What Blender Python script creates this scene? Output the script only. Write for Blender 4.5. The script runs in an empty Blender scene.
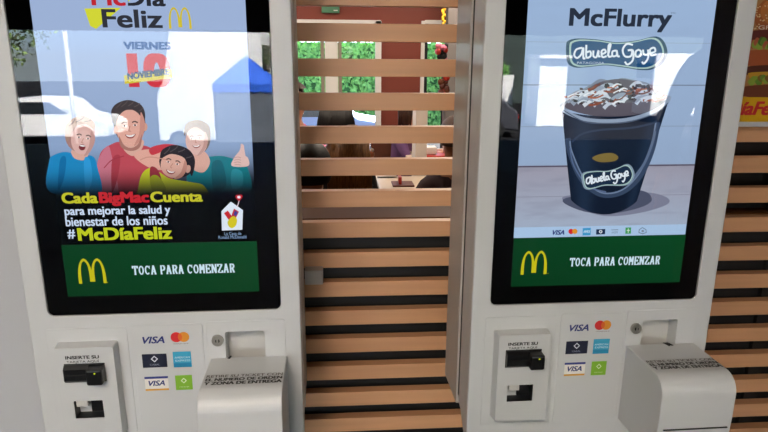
import bpy, bmesh, math, random
from mathutils import Vector, Matrix, noise
random.seed(11)
S=bpy.context.scene; C=S.collection; PI=math.pi
S.view_settings.view_transform='Standard'; S.view_settings.look='None'
S.view_settings.gamma=1; S.view_settings.use_curve_mapping=False; S.view_settings.exposure=0.0
EYE=1.55
# ------------------------------------------------------------------ camera (solved from the photograph)
F,PITCH,ROLL,PSI=611.0,.2537,.0064,.0733
KI={'L':(-.585,1.1755,EYE-.505,.0205),'R':(.3154,1.1897,EYE-.509,.0205)}
cp,sp,cs,sn,cr,sr=math.cos(PITCH),math.sin(PITCH),math.cos(PSI),math.sin(PSI),math.cos(ROLL),math.sin(ROLL)
R0=Vector((cs,-sn,0)); FW=Vector((sn*cp,cs*cp,-sp)); U0=Vector((sn*sp,cs*sp,cp))
Rt=cr*R0+sr*U0; Up=-sr*R0+cr*U0
cd=bpy.data.cameras.new('camera'); cam=bpy.data.objects.new('camera',cd); C.objects.link(cam)
cd.sensor_width=36; cd.lens=F/768*36; cd.clip_start=.005; cd.clip_end=300
cam.matrix_world=Matrix(((Rt.x,Up.x,-FW.x,0),(Rt.y,Up.y,-FW.y,0),(Rt.z,Up.z,-FW.z,EYE),(0,0,0,1)))
S.camera=cam
def ray(px,py): return ((px-384)*Rt-(py-216)*Up+F*FW)/F
def K(s,px,py,d=.003):
    """metres across and up on the front of a kiosk for a point measured in the photograph"""
    x,y,z,a=KI[s]; r=ray(px,py); n=Vector((-math.sin(a),math.cos(a),0)); o=Vector((x,y,z-EYE))
    t=(n.dot(Vector((x,y,0)))+d)/n.dot(r); w=r*t-o
    return (w.x*math.cos(a)+w.y*math.sin(a), w.z)
def at(D,px,py):
    r=ray(px,py); t=D/r.y; return Vector((r.x*t,D,EYE+r.z*t))
# ------------------------------------------------------------------ colours, materials
def lin(c): return c/12.92 if c<=.04045 else ((c+.055)/1.055)**2.4
def col(h):
    if not isinstance(h,str): return tuple(lin(v/255) for v in h)
    h=h.lstrip('#'); return tuple(lin(int(h[i:i+2],16)/255) for i in (0,2,4))
def nt(name):
    m=bpy.data.materials.new(name); m.use_nodes=True; n=m.node_tree.nodes; n.clear()
    return m,n,m.node_tree.links,n.new('ShaderNodeOutputMaterial')
def pbr(name,c,rough=.5,metal=0,spec=.5,noise_amt=0,scale=20,bump=0,coat=0,stretch=None,c2=None,emit=0):
    m,n,l,o=nt(name); b=n.new('ShaderNodeBsdfPrincipled'); l.new(b.outputs[0],o.inputs[0])
    c=col(c); b.inputs['Base Color'].default_value=(*c,1); b.inputs['Roughness'].default_value=rough
    b.inputs['Metallic'].default_value=metal; b.inputs['Specular IOR Level'].default_value=spec
    if coat: b.inputs['Coat Weight'].default_value=coat; b.inputs['Coat Roughness'].default_value=.05
    if emit: b.inputs['Emission Color'].default_value=(*c,1); b.inputs['Emission Strength'].default_value=emit
    if noise_amt or bump or c2:
        tc=n.new('ShaderNodeTexCoord'); mp=n.new('ShaderNodeMapping'); ns=n.new('ShaderNodeTexNoise')
        l.new(tc.outputs['Object'],mp.inputs[0]); l.new(mp.outputs[0],ns.inputs['Vector'])
        if stretch: mp.inputs['Scale'].default_value=stretch
        ns.inputs['Scale'].default_value=scale; ns.inputs['Detail'].default_value=5
        rp=n.new('ShaderNodeValToRGB'); l.new(ns.outputs[0],rp.inputs[0])
        k=1-noise_amt; e=col(c2) if c2 else tuple(min(1,v*(1+noise_amt)) for v in c)
        rp.color_ramp.elements[0].position=.35; rp.color_ramp.elements[1].position=.68
        rp.color_ramp.elements[0].color=(*[v*k for v in c],1); rp.color_ramp.elements[1].color=(*e,1)
        l.new(rp.outputs[0],b.inputs['Base Color'])
        if bump:
            bp=n.new('ShaderNodeBump'); bp.inputs['Strength'].default_value=bump; bp.inputs['Distance'].default_value=.002
            l.new(ns.outputs[0],bp.inputs['Height']); l.new(bp.outputs[0],b.inputs['Normal'])
    return m
def emis(name,c,s=1):
    m,n,l,o=nt(name); e=n.new('ShaderNodeEmission'); e.inputs[0].default_value=(*col(c),1); e.inputs[1].default_value=s
    l.new(e.outputs[0],o.inputs[0]); return m
def attr_mat(name,emissive,strength=1,rough=.5):
    m,n,l,o=nt(name); a=n.new('ShaderNodeAttribute'); a.attribute_name='Col'
    if emissive:
        e=n.new('ShaderNodeEmission'); e.inputs[1].default_value=strength; l.new(a.outputs['Color'],e.inputs[0]); l.new(e.outputs[0],o.inputs[0])
    else:
        b=n.new('ShaderNodeBsdfPrincipled'); b.inputs['Roughness'].default_value=rough
        l.new(a.outputs['Color'],b.inputs['Base Color']); l.new(b.outputs[0],o.inputs[0])
    return m
def glass_mat(name,ior=1.5,tint=(1,1,1)):
    m,n,l,o=nt(name); t=n.new('ShaderNodeBsdfTransparent'); g=n.new('ShaderNodeBsdfGlossy'); x=n.new('ShaderNodeMixShader'); f=n.new('ShaderNodeFresnel')
    t.inputs[0].default_value=(*tint,1); g.inputs['Roughness'].default_value=0; f.inputs[0].default_value=ior
    l.new(f.outputs[0],x.inputs[0]); l.new(t.outputs[0],x.inputs[1]); l.new(g.outputs[0],x.inputs[2]); l.new(x.outputs[0],o.inputs[0]); return m
M={}
M['white']=pbr('white_powder_coat','#c9ccce',.38,noise_amt=.015,scale=6,bump=.02)
M['shell']=pbr('grey_white_shell','#b9b5b0',.4)
M['shade_white']=pbr('pale_plastic','#c2c2c0',.45)
M['gap']=pbr('black_gap','#0a0a0a',.6)
M['black']=pbr('black_plastic','#0b0b0d',.32)
M['blackglass']=pbr('black_printed_glass','#030304',.6,spec=0)
M['glass']=glass_mat('touch_glass',1.46)
M['pane']=glass_mat('window_glass',1.3)
M['steel']=pbr('brushed_steel','#a8a6a0',.35,metal=.85)
M['pix']=attr_mat('screen_pixels',True)
M['ink']=attr_mat('printed_ink',False,rough=.4)
M['wood']=pbr('beech_slat_laminate','#d09d74',.42,noise_amt=.06,scale=3,stretch=(.6,8,14),bump=.03)
M['darkwall']=pbr('black_painted_wall','#0c0a0a',.6)
M['sill']=pbr('bronze_ledge','#5a3a20',.5,spec=.06)
M['grey_wall']=pbr('pale_grey_wall_paint','#bfc1c6',.6,noise_amt=.02,scale=3)
M['red_wall']=pbr('red_brown_wall_paint','#7c3524',.6,noise_amt=.04,scale=3)
M['redwood']=pbr('dark_brown_panel','#2a1610',.6); M['floor']=pbr('brown_floor_tile','#1d1815',.6,spec=.12,noise_amt=.08,scale=2)
M['ceil']=pbr('grey_ceiling_paint','#4a4c50',.8)
M['frame']=pbr('white_window_frame','#e6e2dc',.5)
M['mull']=pbr('grey_brown_mullion','#8f7f70',.5)
M['asph']=pbr('asphalt','#1b1b1d',.95,spec=.05,noise_amt=.12,scale=30)
M['leaf']=pbr('leaf_green','#4f9a3a',.6,noise_amt=.35,scale=9,c2='#8cc460')
M['leafd']=pbr('tree_leaf_green','#2c4a24',.7,noise_amt=.35,scale=3,c2='#7f9a48')
M['bark']=pbr('bark','#4f4034',.9,noise_amt=.2)
M['tent']=pbr('blue_tent_cloth','#1f57c8',.6)
M['tarp']=pbr('grey_tarpaulin','#5c636e',.7,noise_amt=.15,scale=3)
M['vanw']=pbr('white_vehicle_paint','#f0f0f0',.4)
M['carg']=pbr('dark_grey_car_paint','#4a4b52',.3)
M['carb']=pbr('light_blue_car_paint','#9fb6cc',.3)
M['tyre']=pbr('tyre_rubber','#151515',.8)
M['glassd']=pbr('dark_vehicle_glass','#1c2126',.1)
M['redlamp']=pbr('red_tail_lamp','#b01414',.3)
M['bldg']=pbr('beige_render','#c9bfa8',.8,noise_amt=.05,scale=2)
M['bldgg']=pbr('grey_green_cladding','#34413d',.7,noise_amt=.1,scale=2)
M['winpane']=pbr('dark_window','#2a3238',.2)
M['skin']=pbr('skin','#c98f6e',.5); M['skin2']=pbr('darker_skin','#9d6748',.5)
M['hair_dark']=pbr('dark_hair','#140e0c',.55,noise_amt=.3,scale=60,stretch=(6,6,1))
M['hair_blonde']=pbr('dark_blonde_hair','#84592c',.5,noise_amt=.4,scale=40,stretch=(6,6,.6))
M['hair_brown']=pbr('brown_hair','#3f2416',.55,noise_amt=.3,scale=60)
def cloth(n,c): return pbr(n,c,.85,noise_amt=.06,scale=30)
M['c_black']=cloth('black_cloth','#0d0d0f'); M['c_purple']=cloth('purple_cloth','#6c4a78'); M['c_pink']=cloth('pink_cloth','#d9748c')
M['c_tan']=cloth('tan_cloth','#b98a5a'); M['c_brown']=cloth('brown_cloth','#6b3a20'); M['c_jean']=cloth('blue_denim','#2c3a52'); M['c_dark']=cloth('charcoal_cloth','#1b1b1e')
M['table']=pbr('pale_table_laminate','#cdb9a0',.35); M['chrome']=pbr('chair_chrome','#b8b8b8',.2,metal=1)
M['redplas']=pbr('red_plastic','#b52a1c',.4); M['tray']=pbr('brown_tray','#5d2c1c',.45)
M['exit']=pbr('green_exit_sign','#4a7a5a',.5,emit=.1); M['yellow']=pbr('yellow_decoration','#d9a81c',.5)
M['cream']=pbr('cream_panel','#e3d3c4',.5)
M['led']=emis('yellow_green_led','#c8d820',1.2)
M['lampdiff']=emis('lamp_diffuser','#ffe6c8',6.0)
# ------------------------------------------------------------------ object helpers
def tag(o,label=None,cat=None,group=None,kind=None):
    for k,v in (('label',label),('category',cat),('group',group),('kind',kind)):
        if v: o[k]=v
    return o
def empty(name,loc=(0,0,0),rz=0):
    o=bpy.data.objects.new(name,None); C.objects.link(o); o.location=loc; o.rotation_euler=(0,0,rz); o.empty_display_size=.1; return o
class MB:
    def __init__(s): s.bm=bmesh.new(); s.mats=[]; s.cl=s.bm.loops.layers.float_color.new('Col')
    def mi(s,m):
        if m not in s.mats: s.mats.append(m)
        return s.mats.index(m)
    def face(s,vs,m,c=None,smooth=False):
        try: f=s.bm.faces.new(vs)
        except ValueError: return
        f.material_index=s.mi(m); f.smooth=smooth
        if c is not None:
            for lp in f.loops: lp[s.cl]=(*c,1)
        return f
    def box(s,x0,x1,y0,y1,z0,z1,m,bev=0,c=None):
        t=bmesh.new(); bmesh.ops.create_cube(t,size=1)
        for v in t.verts: v.co=Vector(((x0+x1)/2+v.co.x*(x1-x0),(y0+y1)/2+v.co.y*(y1-y0),(z0+z1)/2+v.co.z*(z1-z0)))
        if bev: bmesh.ops.bevel(t,geom=t.edges[:],offset=bev,segments=3,profile=.5,affect='EDGES')
        s.merge(t,m,c); return s
    def merge(s,t,m,c=None,mat=None,smooth=False):
        mp={}
        for v in t.verts: mp[v]=s.bm.verts.new(mat@v.co if mat else v.co)
        for f in t.faces: s.face([mp[v] for v in f.verts],m,c,smooth or f.smooth)
        t.free()
    def tube(s,pts,r,m,seg=10,cap=True):
        pts=[Vector(p) for p in pts]; rr=r if isinstance(r,(list,tuple)) else [r]*len(pts); rings=[]
        for i,p in enumerate(pts):
            d=(pts[min(i+1,len(pts)-1)]-pts[max(i-1,0)]).normalized(); a=Vector((0,0,1)) if abs(d.z)<.9 else Vector((1,0,0))
            u=d.cross(a).normalized(); w=d.cross(u)
            rings.append([s.bm.verts.new(p+rr[i]*(math.cos(2*PI*k/seg)*u+math.sin(2*PI*k/seg)*w)) for k in range(seg)])
        for a,b in zip(rings,rings[1:]):
            for k in range(seg): s.face([a[k],a[(k+1)%seg],b[(k+1)%seg],b[k]],m,smooth=True)
        if cap: s.face(rings[0],m); s.face(rings[-1][::-1],m)
        return s
    def prism(s,prof,x0,x1,m,axis='x',smooth=False):
        """profile in the plane across the axis, extruded along it"""
        def P(a,b,t): return (t,a,b) if axis=='x' else ((a,t,b) if axis=='y' else (a,b,t))
        A=[s.bm.verts.new(P(a,b,x0)) for a,b in prof]; B=[s.bm.verts.new(P(a,b,x1)) for a,b in prof]; n=len(prof)
        for k in range(n): s.face([A[k],A[(k+1)%n],B[(k+1)%n],B[k]],m,smooth=smooth)
        s.face(A,m); s.face(B[::-1],m); return s
    def ball(s,c,r,m,seg=16,rings=10,mat=None):
        t=bmesh.new(); bmesh.ops.create_uvsphere(t,u_segments=seg,v_segments=rings,radius=1)
        r=r if isinstance(r,(list,tuple)) else (r,r,r); X=Matrix.Translation(c)@(mat or Matrix())@Matrix.Diagonal((*r,1))
        s.merge(t,m,mat=X,smooth=True); return s
    def build(s,name,parent=None,rec=True):
        if rec: bmesh.ops.recalc_face_normals(s.bm,faces=s.bm.faces[:])
        me=bpy.data.meshes.new(name); s.bm.to_mesh(me); s.bm.free()
        for m in s.mats: me.materials.append(m)
        o=bpy.data.objects.new(name,me); C.objects.link(o); o.parent=parent
        return o
def struct(mb,name): o=mb.build(name); o['kind']='structure'; return o
def rrect(x0,x1,z0,z1,r,n=6):
    p=[]
    for cx,cz,a0 in ((x1-r,z1-r,0),(x0+r,z1-r,90),(x0+r,z0+r,180),(x1-r,z0+r,270)):
        for k in range(n+1):
            a=math.radians(a0+90*k/n); p.append((cx+r*math.cos(a),cz+r*math.sin(a)))
    return p
def plate(name,outer,holes,y0,y1,mat,parent,bev=0):
    """flat plate in the x-z plane with holes, y0 (front) to y1 (back)"""
    cu=bpy.data.curves.new('t','CURVE'); cu.dimensions='2D'; cu.fill_mode='BOTH'; cu.extrude=(y1-y0)/2-bev; cu.bevel_depth=bev; cu.bevel_resolution=2; cu.offset=-bev
    for lp in [outer]+holes:
        sp_=cu.splines.new('POLY'); sp_.points.add(len(lp)-1)
        for i,(x,z) in enumerate(lp): sp_.points[i].co=(x,z,0,1)
        sp_.use_cyclic_u=True
    t=bpy.data.objects.new('t',cu); me=bpy.data.meshes.new_from_object(t)
    bpy.data.objects.remove(t); bpy.data.curves.remove(cu)
    me.transform(Matrix.Translation((0,(y0+y1)/2,0))@Matrix.Rotation(PI/2,4,'X'))
    me.materials.clear(); me.materials.append(mat); me.name=name
    o=bpy.data.objects.new(name,me); C.objects.link(o); o.parent=parent; return o
_tc={}
def text_mesh(s,bold=0,shear=0,space=1.0):
    k=(s,bold,shear,space)
    if k in _tc: return _tc[k]
    cu=bpy.data.curves.new('t','FONT'); cu.body=s; cu.offset=bold; cu.shear=shear; cu.space_character=space; cu.resolution_u=4
    t=bpy.data.objects.new('t',cu); me=bpy.data.meshes.new_from_object(t)
    vs=[(v.co.x,v.co.y) for v in me.vertices]; fs=[list(p.vertices) for p in me.polygons]
    bpy.data.objects.remove(t); bpy.data.curves.remove(cu); bpy.data.meshes.remove(me)
    x0=min(v[0] for v in vs);x1=max(v[0] for v in vs);y0=min(v[1] for v in vs);y1=max(v[1] for v in vs)
    _tc[k]=([((x-x0)/(x1-x0),(y-y0)/(y1-y0)) for x,y in vs],fs); return _tc[k]
def smooth_loop(pts,n=6):
    out=[];N=len(pts)
    for i in range(N):
        p0,p1,p2,p3=[Vector(pts[(i+k)%N]) for k in (-1,0,1,2)]
        for j in range(n):
            t=j/n; out.append(tuple(.5*((2*p1)+(-p0+p2)*t+(2*p0-5*p1+4*p2-p3)*t*t+(-p0+3*p1-3*p2+p3)*t**3)))
    return out
SLAB={ # strokes on a unit box, thick letters with slab serifs
'T':[((.5,0),(.5,1)),((.05,.93),(.95,.93)),((.08,.72),(.08,1)),((.92,.72),(.92,1)),((.3,.05),(.7,.05))],
'P':[((.22,0),(.22,1)),((.05,.95),(.6,.95)),((.6,.95),(.85,.85)),((.85,.85),(.85,.55)),((.85,.55),(.6,.45)),((.6,.45),(.22,.45)),((.05,.05),(.45,.05))],
'A':[((.5,1),(.14,0)),((.5,1),(.86,0)),((.28,.33),(.72,.33)),((0,.05),(.34,.05)),((.66,.05),(1,.05)),((.3,.95),(.5,.95))],
'R':[((.22,0),(.22,1)),((.05,.95),(.6,.95)),((.6,.95),(.82,.85)),((.82,.85),(.82,.62)),((.82,.62),(.6,.5)),((.6,.5),(.22,.5)),((.55,.5),(.82,.05)),((.05,.05),(.42,.05)),((.7,.05),(1,.05))],
'M':[((.15,0),(.15,1)),((.85,0),(.85,1)),((.15,1),(.5,.38)),((.85,1),(.5,.38)),((0,.05),(.32,.05)),((.68,.05),(1,.05)),((0,.95),(.2,.95)),((.8,.95),(1,.95))],
'E':[((.2,0),(.2,1)),((.03,.95),(.9,.95)),((.9,1),(.9,.75)),((.2,.5),(.65,.5)),((.03,.05),(.92,.05)),((.92,0),(.92,.28)),((.65,.38),(.65,.62))],
'N':[((.17,0),(.17,1)),((.83,0),(.83,1)),((.17,1),(.83,0)),((0,.05),(.34,.05)),((.66,.95),(1,.95)),((0,.95),(.2,.95))],
'Z':[((.08,.94),(.9,.94)),((.88,.94),(.1,.06)),((.08,.06),(.92,.06)),((.1,.72),(.1,1)),((.92,0),(.92,.28))],
'O':'ring','C':'cring'}
BW=1.15
class Art:
    """flat printed or displayed artwork: coloured shapes lying on one plane, each newer shape just above the last"""
    def __init__(s,mapper,y,mat,step=-.00008):
        s.mb=MB(); s.map=mapper; s.y=y; s.mat=mat; s.step=step
    def _v(s,p): u,v=p; return s.mb.bm.verts.new((u,s.y,v))
    def up(s): s.y+=s.step
    def polyuv(s,pts,c,up=True):
        if up: s.up()
        c=col(c) if not isinstance(c,tuple) else c
        vs=[s._v(p) for p in pts]; f=s.mb.face(vs,s.mat,c)
        if f and len(vs)>4: bmesh.ops.triangulate(s.mb.bm,faces=[f])
    def poly(s,pts,c,sm=False,up=True):
        if sm: pts=smooth_loop(pts)
        s.polyuv([s.map(*p) for p in pts],c,up)
    def rect(s,u0,u1,v0,v1,c,r=0,up=True): s.polyuv(rrect(u0,u1,v0,v1,r) if r else [(u0,v0),(u1,v0),(u1,v1),(u0,v1)],c,up)
    def ell(s,cx,cy,rx,ry,c,rot=0,a0=0,a1=360,n=28,up=True):
        """ellipse in photo pixels"""
        ca,sa=math.cos(math.radians(rot)),math.sin(math.radians(rot)); P=[]
        full=abs(a1-a0)>=360
        for k in range(n if full else n+1):
            t=math.radians(a0+(a1-a0)*k/n); x,y=rx*math.cos(t),-ry*math.sin(t); P.append((cx+ca*x-sa*y,cy+sa*x+ca*y))
        s.poly(P,c,up=up)
    def line(s,pts,w,c,taper=0,sm=False):
        """a stroke in photo pixels"""
        s.up()
        if sm and len(pts)>2:
            q=[pts[0]]+list(pts)+[pts[-1]]; o=[]
            for i in range(1,len(q)-2):
                p0,p1,p2,p3=[Vector(q[i+k]) for k in (-1,0,1,2)]
                for j in range(6):
                    t=j/6; o.append(.5*((2*p1)+(-p0+p2)*t+(2*p0-5*p1+4*p2-p3)*t*t+(-p0+3*p1-3*p2+p3)*t**3))
            pts=o+[Vector(pts[-1])]
        pts=[Vector(p) for p in pts]; L=[];Rr=[]
        for i,p in enumerate(pts):
            d=(pts[min(i+1,len(pts)-1)]-pts[max(i-1,0)]).normalized(); n=Vector((-d.y,d.x))*w/2*(1-taper*i/max(1,len(pts)-1))
            L.append(s._v(s.map(*(p+n)))); Rr.append(s._v(s.map(*(p-n))))
        for i in range(len(pts)-1): s.mb.face([L[i],L[i+1],Rr[i+1],Rr[i]],s.mat,col(c))
    def text(s,t,box,c,bold=.02,shear=0,space=1.0,uv=False,skew=0):
        """box = left, top, right, bottom"""
        s.up(); vs,fs=text_mesh(t,0,shear,space)
        (u0,v1),(u1,v0)=((box[0],box[1]),(box[2],box[3])) if uv else (s.map(box[0],box[1]),s.map(box[2],box[3]))
        cc=col(c); h=v1-v0; bw=max(0,bold)*h*BW; bh=bw*.55
        shifts=[(0,0)] if bold<=0 else [(-bw,-bh),(bw,-bh),(-bw,bh),(bw,bh),(0,bh),(0,-bh),(-bw,0),(bw,0),(-bw/2,0),(bw/2,0),(0,0)]
        for k,(du,dv) in enumerate(shifts):
            s.y-=.0000015
            V=[s._v((u0+bw+du+x*(u1-u0-2*bw),v0+bh+dv+y*(v1-v0-2*bh)+skew*x)) for x,y in vs]
            for f in fs: s.mb.face([V[i] for i in f],s.mat,cc)
    def slab(s,t,u0,u1,v0,v1,c):
        n=sum(1.0 if ch!=' ' else .5 for ch in t); w=(u1-u0)/n; x=u0; h=v1-v0; th=h*.145; cc=col(c)
        for ch in t:
            if ch==' ': x+=w*.5; continue
            s.up(); gw=w*.86; g=SLAB[ch]
            if isinstance(g,str):
                a0,a1=(0,360) if g=='ring' else (42,318); N=22; ro=(gw/2,h/2); ri=(gw/2-th,h/2-th); prev=None
                for k in range(N+1):
                    a=math.radians(a0+(a1-a0)*k/N); cx,cz=x+gw/2,v0+h/2
                    p=(s._v((cx+ro[0]*math.cos(a),cz+ro[1]*math.sin(a))),s._v((cx+ri[0]*math.cos(a),cz+ri[1]*math.sin(a))))
                    if prev: s.mb.face([prev[0],p[0],p[1],prev[1]],s.mat,cc)
                    prev=p
                if g=='cring': s.polyuv([(x+gw*.82,v0+h*.62),(x+gw*.97,v0+h*.62),(x+gw*.97,v0+h*.98),(x+gw*.82,v0+h*.98)],c,False)
            else:
                for (ax,ay),(bx,by) in g:
                    a=Vector((x+ax*gw,v0+ay*h)); b=Vector((x+bx*gw,v0+by*h)); d=(b-a).normalized(); hor=abs(d.y)<.2
                    nn=Vector((-d.y,d.x))*(th*.62 if hor else th)/1.7; s.y-=.000001
                    s.polyuv([tuple(a+nn),tuple(b+nn),tuple(b-nn),tuple(a-nn)],c,False)
            x+=w
    def arches(s,u0,u1,v0,v1,c,t=.13):
        """rounded double-arch letter"""
        s.up(); w=u1-u0; h=v1-v0; cc=col(c)
        for k in (0,1):
            prev=None
            for i in range(29):
                th=PI*i/28; q_=math.copysign(abs(math.cos(th))**1.15,math.cos(th)); x=.25-.215*q_; y=math.sin(th)**.62
                inner=max(0,(x-.25)/.215); 
                y=y*.97
                if inner>0: y=max(y,.09*inner)
                tx=t*(.75-.3*math.sin(th)); xo=.25-(.215+tx/2)*q_; xi=.25-(.215-tx/2)*q_; yo=min(1,y+.03); yi=max(0,y-.05*math.sin(th)-.012)
                yi=y-.07*math.sin(th)
                if i in (0,28): yo=yi=(0 if i==0 else .07)
                X=(xo,xi) if k==0 else (1-xo,1-xi)
                p=(s._v((u0+X[0]*w,v0+yo*h)),s._v((u0+X[1]*w,v0+yi*h)))
                if prev: s.mb.face([prev[0],p[0],p[1],prev[1]],s.mat,cc)
                prev=p
    def grid(s,u0,u1,v0,v1,nx,ny,fn):
        s.up(); V=[[s._v((u0+(u1-u0)*i/nx,v0+(v1-v0)*j/ny)) for i in range(nx+1)] for j in range(ny+1)]
        Cc=[[fn(i/nx,j/ny) for i in range(nx+1)] for j in range(ny+1)]
        for j in range(ny):
            for i in range(nx):
                f=s.mb.face([V[j][i],V[j][i+1],V[j+1][i+1],V[j+1][i]],s.mat)
                for lp,(a,b) in zip(f.loops,((j,i),(j,i+1),(j+1,i+1),(j+1,i))): lp[s.mb.cl]=(*Cc[a][b],1)
    def build(s,name,parent): return s.mb.build(name,parent,rec=False)
def mix(a,b,t): t=max(0,min(1,t)); return tuple(x+(y-x)*t for x,y in zip(a,b))
# ================================================================== THE KIOSKS
W=.46; OFF=Vector((.23,0,-.30)) # base of a kiosk: bottom centre of its front
SU0,SU1,SV0,SV1,GT=.0426,.4173,.041,.708,.1479
def kiosk(s,label):
    x,y,z,a=KI[s]
    R=Matrix.Translation((x,y,z))@Matrix.Rotation(a,4,'Z')
    base=R@OFF
    k=empty('self_order_kiosk',base,a); tag(k,label,'kiosk','white wall-mounted self-order kiosks')
    inner=[]
    def reg(o): # parts are modelled in front-of-kiosk coordinates; shift them onto the base
        inner.append(o); return o
    # ---- body
    hole=rrect(0,W,0,.75,.013); rec=rrect(.3435,.4245,-.130,-.0455,.006)
    reg(plate('front_plate',rrect(-.0395,.4995,-.335,.79,.012),[hole,rec],0,.034,M['white'],k,.0025))
    b=MB(); b.prism([(.033,.789),(.09,.789),(.09,-.282),(.070,-.290),(.033,-.325)],-.0385,.4985,M['white']); reg(b.build('front_shell',k))
    b=MB(); b.box(-.034,.494,.088,.125,-.28,.78,M['gap']); reg(b.build('seam',k))
    b=MB(); b.box(-.0385,.4985,.1224,.150,-.306,.787,M['shell'],.003); b.box(-.0375,.4975,.151,.268,-.308,.785,M['shell'],.003); reg(b.build('back_shell',k))
    # engraved panels of the lower front
    for (u0,u1,v0,v1) in ((-.0092,.149,-.289,-.027),(.1575,.299,-.289,-.024),(.3065,.4672,-.289,-.0215)):
        holes=[rrect(.3435,.4245,-.130,-.0455,.006)] if u0>.3 else []
        reg(plate('service_panel',rrect(u0,u1,v0,v1,.006),holes,-.0014,.0004,M['white'],k,.0006))
    b=MB(); b.box(.3435,.4245,.0325,.0335,-.130,-.0455,M['shade_white']); reg(b.build('receipt_pocket',k))
    # ---- screen
    b=MB(); b.box(.0005,W-.0005,.0042,.030,.0005,.7495,M['blackglass']); reg(b.build('bezel',k))
    reg(plate('touch_glass',rrect(.0006,W-.0006,.0006,.7494,.0126),[],.0002,.0011,M['glass'],k))
    disp=MB(); disp.box(SU0,SU1,.0040,.0045,SV0,SV1,M['gap']); disp=disp.build('display',k)
    reg(disp)
    mp=lambda px,py: K(s,px,py)
    def art(y,step=-.00001): return Art(mp,.0014+(y-.0045)*.65,M['pix'],step)
    (art_L if s=='L' else art_R)(disp,art)
    # start button bar at the bottom of both screens
    A=art(.0045); A.grid(SU0,SU1,SV0,GT,16,4,lambda i,j:mix(col('#053418'),col('#0a4a24'),.25+.35*i+.3*(j-.5)))
    A.arches(.068 if s=='L' else .063,.1185 if s=='L' else .1165,.0675,.1195,'#c9bf1a',.165)
    A.rect(.1205,.122,.068,.0695,'#c9bf1a'); A.slab('TOCA PARA COMENZAR',.1715 if s=='L' else .1675,.3725 if s=='L' else .368,.0830,.1020,'#cfe6f2')
    A.build('start_bar',disp)
    # ---- card reader
    cr_=MB(); u0,u1,v0,v1=.015,.128,-.262,-.0565
    fr=rrect(u0,u1,v0,v1,.004,4); bk=rrect(u0-.004,u1+.0015,v0-.003,v1+.001,.004,4)
    hs=rrect(.0392,.0960,-.2145,-.1745,.0015,2)
    # sloping sides
    A_=[cr_.bm.verts.new((p[0],-.0275,p[1])) for p in fr]; B_=[cr_.bm.verts.new((p[0],.0005,p[1])) for p in bk]
    for i in range(len(A_)): cr_.face([A_[i],A_[(i+1)%len(A_)],B_[(i+1)%len(A_)],B_[i]],M['white'])
    hou=cr_.build('card_reader_housing',k); reg(hou)
    fp=plate('face_plate',fr,[hs],-.0285,-.0265,M['white'],hou,.0005)
    b=MB(); b.box(.039,.0962,-.027,.0,-.2149,-.1741,M['black'])
    bm=b.bm; ff=[f for f in bm.faces if f.calc_center_median().y<-.0265]; bmesh.ops.delete(bm,geom=ff,context='FACES'); b.build('coin_slot_pocket',hou)
    b=MB(); b.box(.043,.066,-.0268,-.012,-.1885,-.1755,M['shade_white'],.001); b.box(.066,.0935,-.012,-.006,-.209,-.181,M['black'],.001); b.build('slot_flap',hou)
    b=MB(); b.prism([(-.026,-.131),(-.034,-.129),(-.039,-.1235),(-.039,-.099),(-.033,-.0925),(-.026,-.0915)],.0315,.0795,M['black']); b.box(.0305,.109,-.030,-.0265,-.1315,-.0905,M['black'],.001)
    rd=b.build('card_reader',k); reg(rd)
    b=MB(); b.box(.036,.078,-.0405,-.038,-.1125,-.1095,M['gap']); b.build('card_slot',rd)
    b=MB(); b.box(.0785,.1095,-.0525,-.0265,-.1285,-.0945,M['black'],.004); b.build('reader_head',rd)
    b=MB(); b.ball((.0965,-.0527,-.1015),(.0018,.0008,.0014),M['led'],10,6); b.build('indicator_light',rd)
    I=Art(mp,-.02865,M['ink'],-.00002); I.text('INSERTE SU',(.0348,-.0735,.0995,-.0808),'#121011',.06,uv=True); I.text('TARJETA AQUÍ',(.0362,-.0828,.0985,-.0905),'#2a2728',.01,uv=True)
    reg(I.build('reader_instructions',k))
    # ---- payment stickers
    def st(name,fn):
        I=Art(mp,-.00155,M['ink'],-.00003); fn(I); o=I.build(name,k); reg(o); return o
    def circle(I,cu,cv,r,c): I.polyuv([(cu+r*math.cos(t*PI/16),cv+r*math.sin(t*PI/16)) for t in range(32)],c)
    def visa(I): I.text('VISA',(.178,-.0500,.2215,-.0655),'#1b2a72',.035,.3,uv=True)
    def mc(I):
        circle(I,.2455,-.0533,.0112,'#d3252a'); circle(I,.2605,-.0533,.0112,'#e0942c')
        I.polyuv([(.253+.0042*math.cos(t*PI/8),-.0533+.0082*math.sin(t*PI/8)) for t in range(16)],'#dd6a22'); I.text('mastercard',(.2385,-.0664,.2685,-.0690),'#5a4a48',.0,uv=True)
    def navy(I):
        I.rect(.1735,.2230,-.1197,-.0890,'#161c33',.0008)
        for q_ in (1,-1):
            I.polyuv([(.198+.0075*dx*q_,-.1005+.0075*dz*q_) for dx,dz in ((0,1),(1,0),(.62,0),(0,.62))],'#e4e6ee'); I.polyuv([(.198+.0075*dx*q_,-.1005+.0075*dz*q_) for dx,dz in ((-1,0),(0,1),(0,.62),(-.62,0))],'#e4e6ee')
        I.text('CABAL',(.188,-.1113,.208,-.1152),'#9aa0b4',0,uv=True)
    def amex(I):
        I.rect(.2355,.2722,-.1215,-.0860,'#3aa6cc',.0006); I.rect(.2362,.2715,-.1210,-.1120,'#2288b4'); I.text('AMERICAN',(.2385,-.0970,.2695,-.1015),'#cfeaf4',.01,uv=True); I.text('EXPRESS',(.2400,-.1040,.2700,-.1085),'#cfeaf4',.01,uv=True)
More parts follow.
